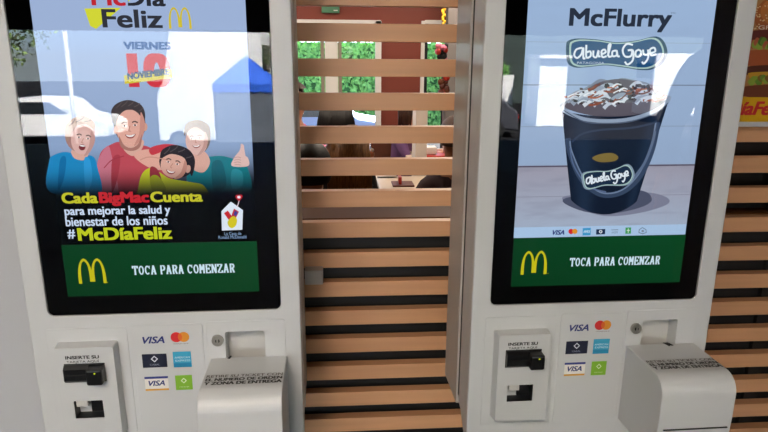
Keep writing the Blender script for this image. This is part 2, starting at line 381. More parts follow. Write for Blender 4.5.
    def visad(I):
        I.rect(.1742,.2218,-.1730,-.1405,'#ebe9e4',.0005); I.rect(.1742,.2218,-.1455,-.1405,'#2b3a86'); I.rect(.1742,.2218,-.1730,-.1688,'#e0a640'); I.text('VISA',(.1815,-.1498,.2145,-.1620),'#1b2a72',.035,.3,uv=True)
    def green(I):
        I.rect(.2362,.2706,-.1740,-.1400,'#83bb35',.0006)
        for q_ in (1,-1):
            I.polyuv([(.2534+.0062*dx*q_,-.1525+.0062*dz*q_) for dx,dz in ((0,1),(1,0),(.66,0),(0,.66))],'#eef4e0'); I.polyuv([(.2534+.0062*dx*q_,-.1525+.0062*dz*q_) for dx,dz in ((-1,0),(0,1),(0,.66),(-.66,0))],'#eef4e0')
        I.text('naranja',(.2440,-.1655,.2635,-.1688),'#dcebc0',0,uv=True)
    o=st('payment_sticker',visa); o['label']='blue VISA lettering on white'
    o=st('payment_sticker',mc); o['label']='red and orange overlapping circles'
    o=st('payment_sticker',navy); o['label']='navy sticker with white diamond'
    o=st('payment_sticker',amex); o['label']='light blue square sticker'
    o=st('payment_sticker',visad); o['label']='white VISA sticker with blue and orange bands'
    o=st('payment_sticker',green); o['label']='lime green square sticker'
    # ---- receipt printer
    b=MB(); n=22
    t=bmesh.new(); bmesh.ops.create_cone(t,cap_ends=True,segments=n,radius1=.0125,radius2=.0118,depth=.006)
    b.merge(t,M['steel'],mat=Matrix.Translation((.3285,-.0035,-.0630))@Matrix.Rotation(PI/2,4,'X')); lk=b.build('lock',k); reg(lk)
    b=MB(); t=bmesh.new(); bmesh.ops.create_cone(t,cap_ends=True,segments=n,radius1=.0045,radius2=.0042,depth=.001)
    b.merge(t,M['gap'],mat=Matrix.Translation((.3285,-.0068,-.0630))@Matrix.Rotation(PI/2,4,'X')); b.box(.3265,.3305,-.0082,-.0070,-.0685,-.0575,M['steel']); b.build('keyhole',lk)
    prof=[(.002,-.1045)]+[(-.120-.038*math.sin(t_),-.1415+.038*math.cos(t_)) for t_ in [PI/2*i/10 for i in range(11)]]+[(-.158,-.19),(-.156,-.225),(-.148,-.262),(-.128,-.284),(.002,-.287)]
    b=MB(); b.prism(prof,.312,.4685,M['white']); ch=b.build('receipt_printer_cover',k); reg(ch)
    bv=ch.modifiers.new('edge','BEVEL'); bv.width=.0022; bv.segments=3; bv.limit_method='ANGLE'; bv.angle_limit=math.radians(50)
    b=MB(); b.box(.324,.460,-.1590,-.15,-.2150,-.2128,M['gap']); b.build('paper_slit',ch)
    b=MB(); zz=[(.3995,.004),(.4055,-.012),(.409,-.010),(.4085,-.004),(.4115,-.0095),(.4165,-.0095),(.411,.004)] if s=='R' else [(.3465,-.004),(.3505,.006),(.3535,.006),(.3515,-.006)]
    V=[(u,v) for u,v in zz]; A0=[b.bm.verts.new((u,v,-.1032)) for u,v in V]; B0=[b.bm.verts.new((u,v,-.1045)) for u,v in V]
    b.face(A0,M['gap']); b.face(B0[::-1],M['gap'])
    for i in range(len(V)): b.face([A0[i],A0[(i+1)%len(V)],B0[(i+1)%len(V)],B0[i]],M['gap'])
    b.build('paper_mouth',ch)
    # printed instruction on the sloping top (built flat, then laid on it)
    I=Art(mp,0,M['ink'],-.00002)
    for tx,e0,e1,bo,c_ in (('RETIRE SU TICKET CON',.0735,.0835,.02,'#4a423e'),('EL NUMERO DE ORDEN',.0865,.0975,.06,'#1e1a19'),('Y ZONA DE ENTREGA',.1000,.1120,.06,'#1e1a19')):
        I.text(tx,(.3175,-e0,.4655,-e1),c_,bo,uv=True)
    o=I.build('printer_instructions',ch)
    for v in o.data.vertices:
        u_,yy,zz_=v.co; v.co=(u_,zz_,-.10325-.0)   # depth forward from text height
    sl=(.0005)/.11
    for v in o.data.vertices: v.co.z=-.1045+(.002-v.co.y)*(.001/.114)+.0004
    # shift every part onto the base
    for o in inner:
        o.data.transform(Matrix.Translation(-OFF))
        for c_ in o.children: 
            c_.data.transform(Matrix.Translation(-OFF))
    return k
def script_word(A,pts_list,w,c):
    for p in pts_list: A.line(p,w,c,sm=True)
def art_L(disp,art):
    A=art(.0082)
    top=col('#a2b7dc'); midc=col('#8ea6ca'); blk=col('#020304')
    def bg(i,j):
        v=GT+(SV1-GT)*j
        c=mix(midc,top,(v-.33)/.2); t=max(0,min(1,(v-.262)/(.345-.262))); return mix(blk,c,t*t*(3-2*t))
    A.grid(SU0,SU1,GT,SV1,20,60,bg)
    # light yellow swoosh behind the headline
    A.poly([(84,8),(112,-14),(150,-22),(166,-20),(130,0),(96,29),(90,26)],'#d8dc3a')
    # faint grey vehicle-like shape in the picture
    A.build('backdrop',disp)
    A=art(.0076,-.000006)
    # people, back to front: woman with teal shirt, man, girl, boy
    sk='#d9a99a'; sk2='#cf9a86'
    A.poly([(186,190),(188,166),(194,158),(206,157),(222,156),(236,160),(247,166),(247,196),(186,200)],'#137a86',sm=True)
    A.poly([(190,160),(194,170),(204,172),(210,162),(205,152),(195,152)],sk,sm=True)
    A.ell(198,138,12.5,16,'#7a6a62'); A.ell(196.5,141,11,14,'#dcb4ac',rot=-6)
    A.poly([(184,136),(186,124),(198,120),(209,126),(210,140),(206,134),(196,127),(188,130)],'#6c5a54',sm=True)
    A.poly([(232,166),(234,158),(240,150),(241,144),(244,146),(243,154),(248,158),(248,166)],'#e0bcb4',sm=True)
    A.poly([(100,196),(98,168),(101,152),(112,144),(122,142),(146,146),(152,150),(158,158),(176,184),(174,200),(100,200)],'#bc4a55',sm=True)
    A.poly([(98,196),(97,166),(101,154),(108,146),(112,158),(118,196)],'#c87486',sm=True)
    A.poly([(122,140),(124,150),(132,156),(140,152),(143,140)],sk,sm=True)
    A.ell(129.5,124,16,20,'#3c3434',rot=-4); A.ell(130,128,14,18.5,'#e0a898',rot=-4)
    A.poly([(113,124),(111,112),(116,104),(128,100),(140,104),(145,113),(144,124),(141,114),(134,110),(120,111),(115,116)],'#372e30',sm=True)
    A.ell(116,130,2.4,4,sk2); A.ell(145,127,2.4,4,sk2)
    # man's arm across to the boy
    A.poly([(134,156),(142,150),(160,150),(182,154),(186,160),(176,166),(160,170),(146,166)],'#e0a898',sm=True)
    A.poly([(150,148),(166,144),(184,147),(184,153),(166,151),(152,155)],'#c43640',sm=True)
    # girl in blue
    A.poly([(50,192),(49,162),(54,155),(66,152),(80,156),(92,156),(97,166),(99,196)],'#1a86c0',sm=True)
    A.poly([(72,150),(74,158),(84,160),(88,152)],sk,sm=True)
    A.ell(80,134,15,18,'#a8807a',rot=8); A.ell(83,139,12,15.5,'#dcb0a8',rot=8)
    A.poly([(67,142),(65,128),(72,119),(84,116),(94,122),(94,130),(86,124),(76,126),(71,134)],'#a88878',sm=True)
    # boy with lime sleeves
    A.poly([(138,190),(142,174),(152,168),(168,178),(190,182),(204,186),(204,200),(138,200)],'#c4cc28',sm=True)
    A.ell(177,162,18,16,'#2b2226',rot=14); A.ell(174,165,13.5,13,'#d9a898',rot=14)
    A.poly([(160,160),(162,150),(174,145),(188,149),(195,160),(192,176),(188,168),(184,158),(172,154),(164,157)],'#241c20',sm=True)
    A.ell(188,169,2.6,4,'#c89888',rot=10)
    # soft modelling of the photographed faces, hair and shirts
    for pts,c in (([(141,112),(145,124),(142,138),(134,146),(139,134),(140,122)],'#c88c7e'),([(92,128),(95,140),(90,152),(84,156),(89,146),(90,136)],'#c0938c'),([(205,132),(208,142),(203,152),(197,156),(203,146)],'#c4988f'),([(185,160),(187,168),(182,177),(174,179),(181,172)],'#bd8576'),
        ([(119,136),(124,145),(131,148),(138,144),(142,134),(140,147),(131,151),(121,147)],'#a87468'),([(112,160),(120,156),(118,176),(112,192)],'#a83a46'),([(150,168),(158,170),(162,186),(152,190)],'#96303a'),
        ([(60,160),(66,158),(64,178),(58,190)],'#0f6ca4'),([(84,160),(90,160),(92,180),(86,192)],'#2a98d6'),([(212,164),(222,162),(226,186),(214,190)],'#0f626e'),([(232,170),(242,172),(242,186),(232,188)],'#2a92a0'),([(150,178),(158,176),(166,190),(154,194)],'#a4ac1c')): A.poly(pts,c,sm=True)
    for x0,y0,x1,y1 in ((116,108,122,101),(121,107,128,100),(128,106,134,101),(134,107,140,103),(139,111,143,107),(164,154,170,147),(170,152,178,146),(178,152,185,149),(186,158,192,156),(69,126,75,119),(76,122,84,117),(84,122,91,120)):
        A.line([(x0,y0),((x0+x1)/2+1,(y0+y1)/2),(x1,y1)],.8,'#574a48',sm=True)
    A.line([(104,168),(112,160),(124,156)],1,'#9c3440',sm=True); A.line([(140,160),(150,157),(168,160)],1,'#c88e80',sm=True)
    for q_ in range(4): A.line([(233.5+q_*.3,158+q_*2.3),(238,157+q_*2.5),(241,158+q_*2.4)],.7,'#c09890',sm=True)
    # faces
    def face(cx,cy,w,rot,openm):
        ca,sa=math.cos(math.radians(rot)),math.sin(math.radians(rot))
        def T(x,y): return (cx+ca*x*w-sa*y*w,cy+sa*x*w+ca*y*w)
        for sx in (-1,1):
            e=T(sx*.42,-.28); A.ell(e[0],e[1],.16*w,.07*w,'#f0e6e4',rot=rot); A.ell(e[0],e[1],.075*w,.08*w,'#332424',rot=rot,up=True)
            A.line([T(sx*.2,-.5),T(sx*.42,-.58),T(sx*.66,-.46)],.1*w,'#4c3834',sm=True)
        A.line([T(.02,-.25),T(-.1,.12),T(.06,.18)],.07*w,'#b87e70',sm=True)
        if openm: m_=T(0,.58); A.ell(m_[0],m_[1],.3*w,.28*w,'#7a2a30',rot=rot); m2=T(0,.44); A.ell(m2[0],m2[1],.24*w,.07*w,'#f2eeee',rot=rot)
        else: m_=T(0,.5); A.poly([T(-.42,.42),T(0,.5),T(.42,.42),T(.26,.68),T(0,.76),T(-.26,.68)],'#8e3c3c',sm=True); A.poly([T(-.36,.44),T(0,.51),T(.36,.44),T(.2,.6),T(0,.64),T(-.2,.6)],'#f6f0ee',sm=True)
    face(83,141,11,8,True); face(130,129,12.5,-4,False); face(172,166,11,14,False); face(196,141,9.5,-6,False)
    bm=A.mb.bm; bm.normal_update()
    for k in range(12):
        bmesh.ops.bisect_plane(bm,geom=bm.verts[:]+bm.edges[:]+bm.faces[:],plane_co=(0,0,.242+.006*k),plane_no=(0,0,1))
    for f in bm.faces:
        for lp in f.loops:
            t=max(0,min(1,(lp.vert.co.z-.244)/.062)); t=t*t*(3-2*t); c=lp[A.mb.cl]; lp[A.mb.cl]=(c[0]*t+.001,c[1]*t+.001,c[2]*t+.002,1)
    A.build('family_picture',disp)
    A=art(.0062)
    A.text('McDía',(84,-12,166,6.5),'#2c2e36',.04); A.poly([(82,-13),(128,-14),(128,7.6),(82,8.6)],(*top,)); A.text('Mc',(90,-12,126,6),'#c42a36',.045)
    A.text('Feliz',(101,9,163,28.3),'#33353e',.04)
    u0,v1=K('L',168,7); u1,v0=K('L',191.5,29); A.arches(u0,u1,v0,v1,'#d6c43a',.15)
    A.build('headline_lettering',disp)
    A=art(.0058)
    A.text('VIERNES',(123,41.5,171,49.8),'#0c4a94',.07)
    A.text('10',(126,53,172,87.5),'#d02838',.075)
    A.poly([(124,75.5),(171.5,69),(172.5,78),(125,84)],'#d6c838'); A.text('NOVIEMBRE',(127,73,170,80),'#0c4478',.06,skew=.0095)
    A.build('date_graphic',disp)
    A=art(.0054)
    A.text('Cada',(61,192.5,98.5,203),'#c6c62a',.05); A.text('BigMac',(98.5,192,150,205.5),'#c4242e',.05); A.text('Cuenta',(150,191.5,203,201.5),'#c6c62a',.05)
    A.text('para mejorar la salud y',(64,206.5,171,216),'#cddcf2',.025); A.text('bienestar de los niños',(65,217.0,168,224.5),'#cddcf2',.025)
    A.text('#',(67,229.5,76,238.5),'#cddcf2',.03); A.text('McDíaFeliz',(77,228,172.5,238.8),'#c0cc20',.05)
    A.build('slogan_lettering',disp)
    A=art(.0052)
    A.poly([(231,201.5),(243,210),(242.4,229.6),(222,230.4),(221.5,211)],'#dfe9f6')
    A.poly([(224,213),(228,210.5),(232.5,217),(229,220)],'#c8202c'); A.poly([(234,208.5),(239,211.5),(235.5,219),(231,217)],'#b8283c'); A.poly([(235,210.5),(238,212.4),(236,216),(233.6,214.4)],'#3c3c8c')
    A.poly([(228,221),(233,216),(237,219),(236,225),(232,228),(228.5,225.5)],'#d6c824',sm=True)
    A.ell(237.7,196.5,2.2,1.9,'#c0202c'); A.ell(240.4,196.3,2.2,1.9,'#c0202c'); A.poly([(235.7,197.4),(242.4,197.2),(239.2,201.5)],'#c0202c'); A.ell(239,197,1.7,1.4,'#f0e8f0')
    A.line([(239.2,200.6),(238.2,204),(237,207)],.8,'#e8d8e0',sm=True)
    A.text('La Casa de',(224.5,232.0,241.5,234.8),'#8fb0d8',.0); A.text('Ronald McDonald',(218.5,235.6,246.5,238.2),'#8fb0d8',.0)
    A.build('charity_house_logo',disp)
def art_R(disp,art):
    A=art(.0082); a=col('#9fb9dc'); b=col('#97adcc'); pk=col('#9d9bab')
    def bg(i,j):
        v=GT+(SV1-GT)*j; n=noise.noise(Vector((i*3,v*60,0)))*.5+noise.noise(Vector((i*11,v*160,3)))*.35
        if v>.2978: c=mix(b,a,(v-.3)/.3); return mix(c,col('#8fa0bc'),max(0,n)*.25)
        t=(v-.17)/.13; c=mix(col('#a3b0c6'),pk,t); return mix(c,col('#77798c'),max(0,n)*.7)
    A.grid(SU0,SU1,.1478,SV1,40,150,bg)
    L=lambda v,h,c: A.rect(SU0,SU1,v-h,v+h,c)
    L(.4592,.0011,'#76859c'); L(.378,.0007,'#8898b0'); L(.2978,.0016,'#5a5566'); L(.2350,.0006,'#8a8a9a'); L(.540,.0006,'#93a4be')
    # soft shadow the photographed cup drops on the table is part of the picture on the screen
    A.poly([(566,196),(574,206),(604,216),(640,213),(668,204),(664,196),(636,192)],'#7c8096',sm=True)
    A.poly([(566,198),(576,209),(604,214),(636,209),(652,200),(636,190)],'#4c5268',sm=True)
    A.rect(SU0,SU1,.1478,.1705,'#a9c6e6')
    A.build('backdrop',disp)
    A=art(.0072)
    # toppings heap
    A.poly([(562,108),(566,100),(578,92),(590,85),(600,79),(612,81),(622,78),(634,80),(648,83),(658,90),(668,96),(666,104),(640,112),(600,114)],'#7c8798',sm=True)
    # cup body with soft round shading as in the advert picture
    P=lambda x,y:K('R',x,y)
    nx,ny=24,14; A.up(); rows=[]
    for j in range(ny+1):
        t=j/ny; xl=562+(570-562)*t+1*t*t; xr=669.5+(637-669.5)*t; yl=110+(200-110)*t; yr=98+(201-98)*t; rows.append([])
        for i in range(nx+1):
            q_=i/nx; x=xl+(xr-xl)*q_; y=yl+(yr-yl)*q_+ (14*t+11*(1-t))*math.sin(PI*q_)**.8
            c=mix(col('#101a2c'),col('#22344e'),math.exp(-((q_-.2)/.12)**2)*.6+math.exp(-((q_-.9)/.07)**2)*.5); rows[-1].append((A._v(P(x,y)),c))
    for j in range(ny):
        for i in range(nx):
            q4=[rows[j][i],rows[j][i+1],rows[j+1][i+1],rows[j+1][i]]; f=A.mb.face([v for v,_ in q4],A.mat)
            if f:
                for lp,(_,c) in zip(f.loops,q4): lp[A.mb.cl]=(*c,1)
    # swirl band printed on the cup
    A.line([(568,138),(570,152),(581,178),(600,194),(622,192),(640,176),(652,150),(658,122)],5.5,'#35455f',sm=True); A.line([(570,141),(572,152),(584,178),(601,192.5),(621,190.5),(638,175),(650,150),(656,122)],1.4,'#6d7f9c',sm=True)
    A.line([(570,148),(574,166),(588,186),(606,192)],1.4,'#54668a',sm=True); A.line([(632,180),(644,164),(652,144),(655,131)],2.6,'#5c6c88',sm=True)
    A.line([(572,142),(582,134),(600,130),(630,128),(650,124),(657,121)],2,'#2c3b54',sm=True)
    A.build('ice_cream_cup_picture',disp)
    A=art(.0066,-.000005)
    # whipped swirls, caramel and chocolate pieces
    rd=random.Random(5)
    def heap(x): return 80+abs(x-618)**1.6*.026   # upper outline of the heap
    def spot(lo,hi): x=rd.uniform(569,663); return x,heap(x)+rd.uniform(lo,hi)*(1-abs(x-615)/78)
    A.poly([(566,108),(572,99),(590,87),(604,81),(622,79),(640,83),(656,90),(665,97),(660,106),(634,115),(596,116)],'#55505c',sm=True)
    for i in range(34):
        x,y=spot(2,27); l=rd.uniform(5,10); b_=rd.uniform(-3.5,3.5); A.line([(x-l,y+3),(x-l*.3,y-1+b_*.4),(x+l*.4,y-2+b_*.3),(x+l,y+1)],rd.uniform(3,5.5),rd.choice(['#aab6c6','#c0cad8','#8d99ac','#d0d7e0']),.5,sm=True)
    for i in range(24):
        x,y=spot(2,26); an=rd.uniform(-.9,.3); l=rd.uniform(4,9); A.line([(x-l*math.cos(an),y-l*math.sin(an)*.6),(x,y+1.5),(x+l*math.cos(an),y+l*math.sin(an)*.6)],rd.uniform(1.3,2.6),rd.choice(['#9a5030','#a85c38','#84402a','#6a3426']),.3,sm=True)
    for i in range(34):
        x,y=spot(1,27); rr_=rd.uniform(1.2,3.6); A.poly([(x+rr_*math.cos(t)*rd.uniform(.6,1.3),y+rr_*.7*math.sin(t)*rd.uniform(.6,1.3)) for t in (0,1.2,2.5,3.8,5)],rd.choice(['#221a20','#33262a','#46383a','#2c2630']))
    for i in range(12):
        x,y=spot(4,24); l=rd.uniform(3,7); A.line([(x-l,y+2),(x,y-1),(x+l,y)],rd.uniform(1.2,2.4),rd.choice(['#c8d0dc','#dfe4ea']),.6,sm=True)
    A.line([(561.5,106),(566,112),(584,119),(606,121),(630,119),(652,112),(666,103),(669.5,96)],3.6,'#8fa0b8',sm=True)
    A.line([(563,110),(584,121.5),(606,123.3),(630,121.5),(654,113.5),(668,103)],1,'#4d5c74',sm=True)
    A.build('toppings_picture',disp)
    A=art(.0062)
    A.text('McFlurry',(570,8,670,32.5),'#2b3444',.035); A.text('TM',(670.5,12.3,675,13.9),'#58647a',0)
    A.build('headline_lettering',disp)
    def logo(A,T,w,full):
        """wavy dark blue plaque with script lettering; T maps a 0..100 by 0..36 box"""
        outl=[(0,8),(3,3),(12,1),(30,2),(50,5),(70,3),(86,-1),(94,1),(99,9),(100,19),(95,28),(86,34),(74,35),(55,32),(38,30),(20,32),(8,32),(1,26)]
        A.poly([T(*p) for p in outl],'#20455f' if full else '#8396a8',sm=True)
        ins=[(4+p[0]*.935-.8,.7+p[1]*.93+.5) for p in outl]
        A.poly([T(*p) for p in ins],'#a9c5bf',sm=True)
        ins2=[(50+(p[0]-50)*.9,17+(p[1]-17)*.84) for p in outl]; A.poly([T(*p) for p in ins2],'#184a78' if full else '#1a2c44',sm=True)
        def S(*pts): A.line([T(*p) for p in pts],w,'#dfe9f2',sm=True)
        # A b u e l a
        S((16,11),(10,13),(8,19),(11,22),(15,18),(17,11),(17,22),(19,22)); S((20,8),(20,21),(24,20),(24,15),(20,16))
        S((27,14),(27,20),(30,21),(32,14),(32,20),(34,20)); S((35,18),(39,16),(38,13),(35,15),(36,21),(40,20)); S((41,20),(44,8),(42,9),(42,20),(45,20)); S((50,14),(46,15),(46,20),(50,19),(50,14),(51,20),(53,20))
        # G o y e
        S((66,8),(60,7),(56,13),(58,20),(64,20),(65,14),(61,14),(66,14),(66,24),(61,29),(58,26)); S((72,13),(69,15),(69,20),(73,20),(74,15),(71,13)); S((76,13),(77,18),(81,18),(81,13),(81,22),(77,28),(75,26)); S((83,17),(88,15),(87,11),(83,13),(84,19),(89,18))
    A=art(.0058)
    logo(A,lambda x,y:(566+x*1.01,37.5+y*.93),1.9,True)
    A.text('PATAGONIA',(577,61.6,604,64.2),'#c2d2e2',.0)
    A.build('brand_plaque',disp)
    A=art(.0054)
    # maker's plaque on the cup; bare oval above it where a drawn figure sits in the advert
    A.poly([(592,158),(600,154),(612,153),(618,157),(614,161),(600,162)],'#7c6a34',sm=True)
    def T2(x,y):
        ca,sa=math.cos(math.radians(-9)),math.sin(math.radians(-9)); X,Y=(x-50)*.53,(y-17)*.58; return (608+ca*X-sa*Y,177.5+sa*X+ca*Y)
    logo(A,T2,1.5,False)
    A.build('cup_plaque',disp)
    A=art(.0050)
    A.text('VISA',(552.5,230,564,234.5),'#1b2a72',.04,.3)
    A.ell(570.8,231.3,2.6,2.6,'#d3252a'); A.ell(574.6,231.2,2.6,2.6,'#e0942c')
    A.poly([(582.5,228),(590.5,227.6),(590.3,235),(582.3,235.3)],'#3f98cc'); A.text('AMEX',(583.3,230.2,589.8,232.6),'#d0e8f4',.02)
    A.poly([(596,229.2),(605,228.8),(604.8,234),(595.8,234.4)],'#20304e'); A.ell(600.4,231.5,1.7,1.7,'#dfe6f0'); A.ell(600.4,231.5,.8,.8,'#20304e')
    A.line([(611,229.8),(618,229.5)],.8,'#7b8ba2'); A.text('AHORA',(611.5,231.1,617.5,233.3),'#66768e',0)
    A.poly([(625.2,227.4),(630.8,227.2),(630.6,233.4),(625,233.6)],'#3f9a58'); A.line([(628,228.3),(627.9,232.6)],.8,'#cfe6d4'); A.line([(626.4,230.3),(629.6,230.2)],.7,'#cfe6d4')
    A.line([(638.5,232.3),(639,229.5),(642,227.4),(645.5,229.3),(646,232.3),(642.3,233.6),(638.5,232.3)],.7,'#55657c',sm=False); A.ell(642.4,230.9,1.3,1.1,'#6d7d94')
    A.build('payment_logos',disp)
kiosk('L','white self-order kiosk whose screen shows a smiling family and the date 10 noviembre')
kiosk('R','white self-order kiosk whose screen shows a dark ice cream cup heaped with toppings')
# ================================================================== SLATTED PARTITION AND WHAT STANDS BY IT
SP,Z0,HS,SD=.0804,EYE+.0772,.0413,1.50
sc=empty('slatted_partition',(.3,SD,0)); tag(sc,'partition of horizontal beech slats behind and between the two white kiosks','partition')
b=MB()
for k in range(-10,19):
    zt=Z0-k*SP
    if zt<.08: break
    b.box(-1.9,.99,0,.03,zt-HS,zt,M['wood'],.0015)
o=b.build('slat_panel',sc)
b=MB()
for x in (-1.2,-.7,1.2): b.box(x-.3-.02+.0,x-.3+.02,.031,.07,0,2.6,M['darkwall'])
b.build('mounting_batten',sc)
b=MB(); b.box(-1.6,1.29,1.545,1.78,0,1.12,M['darkwall']); b.box(-1.6,1.29,1.54,1.80,1.12,1.145,M['sill'],.002); struct(b,'wall_low')
b=MB(); b.box(.86,1.28,1.60,1.66,1.145,1.34,M['darkwall']); o=b.build('planter_board'); tag(o,'dark board standing on the low wall behind the right-hand slats','board')
b=MB(); b.box(-.899,-.58,1.40,1.499,0,2.7,M['grey_wall'],.004); struct(b,'wall_left')
b=MB(); p0=at(1.47,304.5,270.5); p1=at(1.47,323,284.5); b.box(p0.x,p1.x,1.4685,1.502,p1.z,p0.z,M['shell'],.002)
o=b.build('plastic_clip'); tag(o,'small pale grey plastic clip on the left end of a slat beside the left kiosk','clip')
# poster hanging over the slats at the right
PY=1.478
po=empty('hanging_poster',(1.3,PY,EYE-.16)); tag(po,'burger poster with yellow band and red lettering hanging right of the kiosks','poster')
def pm(px,py): v=at(PY,px,py); return (v.x-1.3,v.z-(EYE-.16))
A=Art(pm,-.0015,M['ink'],-.00004)
lo=pm(760,121.5)[1]; A.rect(-.42,.40,lo,.62,'#b07f4c')
bl,bt=pm(760,121.5)[1],pm(760,97)[1]
# burger
def bell(cx,cy,rx,ry,c): A.ell(cx,cy,rx,ry,c)
bell(790,18,36,26,'#a55a26'); bell(790,12,30,18,'#bf7434')
A.poly([(751,34),(760,30),(830,30),(830,45),(752,42)],'#5c1e1c',sm=True)
for i in range(26):
    x=752+i*2.2; y=44+random.uniform(-4,4); A.poly([(x-3,y),(x,y-4),(x+3,y-2),(x+4,y+3),(x,y+5),(x-3,y+3)],random.choice(['#5f8a2c','#8aa83c','#3f6a20','#b05a3c']),sm=True)
A.poly([(748,54),(756,50),(830,50),(830,68),(750,66)],'#a4522c',sm=True); A.poly([(750,66),(830,66),(830,78),(752,76)],'#4a1c14',sm=True)
A.poly([(748,76),(756,72),(830,72),(830,80),(770,82),(760,86),(752,80)],'#c8962c',sm=True)
for i in range(22):
    x=750+i*2.4; y=80+random.uniform(-3,3); A.poly([(x-3,y),(x,y-3),(x+3,y-2),(x+4,y+2),(x,y+4)],random.choice(['#5f8a2c','#8aa83c','#7a5a24']),sm=True)
A.poly([(746,86),(830,84),(830,96),(748,97)],'#6a3420',sm=True)
for i in range(60): A.ell(random.uniform(752,800),random.uniform(5,30),.9,.6,'#e6cf9c')
A.text('GRANDES',(757,25.5,800,30),'#e6dcc8',.02)
A.rect(-.42,.40,bl,bt,'#d8a814')
ul=pm(727,103)[0]; A.text('DíaFeliz',(ul,pm(735,101.2)[1],pm(787,101)[0],pm(735,115)[1]),'#c4202c',.05,.25,uv=True)
A.build('printed_sheet',po)
b=MB(); b.box(-.42,.40,-.0012,.004,lo,.62,M['cream']); b.build('backing',po)
b=MB(); b.box(-.425,.405,-.006,.006,pm(760,126.5)[1],pm(760,121.5)[1],M['white'],.001); b.build('bottom_rail',po)
# ================================================================== ROOM
b=MB(); b.box(-9,9,-9.2,7.2,-.12,0,M['floor']); struct(b,'floor')
b=MB(); b.box(-9,9,-9.2,7.8,2.72,2.85,M['ceil']); struct(b,'ceiling')
b=MB(); b.box(-9,9,-9.2,-9.0,1.97,2.72,M['ceil']); struct(b,'trim_1')
for x in (-9,9): 
    b=MB(); b.box(x-.1,x+.1,-9.2,7.2,0,2.72,M['red_wall']); struct(b,'wall_left_side' if x<0 else 'wall_right_side')
b=MB(); b.box(1.3,1.42,.3,1.54,0,2.72,M['redwood']); struct(b,'wall_shade_right')  # unseen dark wall added to keep light off the right-hand slats
# back wall with window openings
BD=7.0
def bx(px,py): return at(BD,px,py)
wx0,wx1=-2.6,bx(377,60).x; wz1=bx(340,21).z; wz0=.55; dx0,dx1=bx(424,60).x,bx(447,60).x
b=MB(); b.box(-9,wx0,BD,BD+.2,0,2.72,M['red_wall']); b.box(wx0,wx1,BD,BD+.2,0,wz0,M['red_wall']); b.box(wx0,wx1,BD,BD+.2,wz1,2.72,M['red_wall']); b.box(wx1,dx0,BD,BD+.2,0,2.72,M['red_wall'])
b.box(dx0,dx1,BD,BD+.2,bx(436,24).z,2.72,M['red_wall']); b.box(dx1,9,BD,BD+.2,0,2.72,M['red_wall']); struct(b,'wall_back')
fr_=MB()
fr_.box(wx0,wx1+.04,BD-.05,BD+.02,wz1-.045,wz1+.01,M['frame']); fr_.box(wx1-.02,wx1+.045,BD-.05,BD+.02,wz0,wz1,M['frame']); fr_.box(wx0,wx1,BD-.05,BD+.02,wz0-.04,wz0+.02,M['frame'])
for px in (322.5,340): x=bx(px,60).x; fr_.box(x-.018,x+.018,BD-.03,BD+.04,wz0,wz1,M['mull'])
fr_.box(bx(325,60).x,bx(338,60).x,BD-.01,BD+.03,wz0,wz1-.18,M['frame'])
w1=fr_.build('window_1'); w1['kind']='structure'
b=MB(); b.box(wx0,wx1,BD+.06,BD+.066,wz0,wz1,M['pane']); o=b.build('pane',w1)
b=MB(); b.box(dx0-.04,dx0,BD-.04,BD+.02,0,bx(436,24).z+.03,M['frame']); b.box(dx0,dx0+.035,BD-.02,BD+.04,0,bx(436,24).z,M['gap']); b.box(dx0,dx1,BD-.02,BD+.02,bx(436,24).z,bx(436,24).z+.04,M['frame']); d1=b.build('window_2'); d1['kind']='structure'
b=MB(); b.box(dx0+.035,dx1,BD+.06,BD+.066,0,bx(436,24).z,M['pane']); b.build('pane',d1)
b=MB(); x=at(6.2,447,60).x; b.box(x,x+1.6,6.2,6.35,0,2.72,pbr('dusky_grey_paint','#77706c',.7)); struct(b,'wall_partition')
# sign, decoration
b=MB(); p0,p1=at(6.97,321.5,6.5),at(6.97,339.5,13); b.box(p0.x,p1.x,6.955,6.995,p1.z,p0.z,M['exit'],.004)
b.box(p0.x+.13,p1.x-.02,6.948,6.956,p1.z+.02,p0.z-.035,M['frame']); o=b.build('exit_sign'); tag(o,'small green illuminated sign high on the red-brown back wall','sign')
b=MB()
for i in range(9):
    p=at(6.1,443.5+1.2*math.sin(i*2),7+i*2.1); b.ball(p,(.014,.01,.018),M['yellow'],8,6)
b.tube([at(6.1,444,6),at(6.1,444,25)],.004,M['yellow']); o=b.build('hanging_garland'); tag(o,'thin yellow garland hanging in front of the far grey partition','garland')
b=MB(); 
for i in range(16):
    p=at(5.6,random.uniform(438,446),random.uniform(44,60)); b.ball(p,random.uniform(.02,.035),random.choice([M['c_pink'],M['redplas'],M['c_black']]),8,6)
for i in range(14):
    p=at(5.6,random.uniform(440,447),random.uniform(76,94)); b.ball(p,random.uniform(.02,.035),random.choice([M['c_brown'],M['tray'],M['redplas']]),8,6)
b.tube([at(5.6,443,44),(at(5.6,443,94).x,5.6,0.0)],.008,M['c_black']); b.box(at(5.6,440,94).x,at(5.6,446,94).x,5.53,5.67,0,.03,M['black']); o=b.build('flower_stand'); tag(o,'tall stand of dark red flowers before the narrow far window','flower stand')
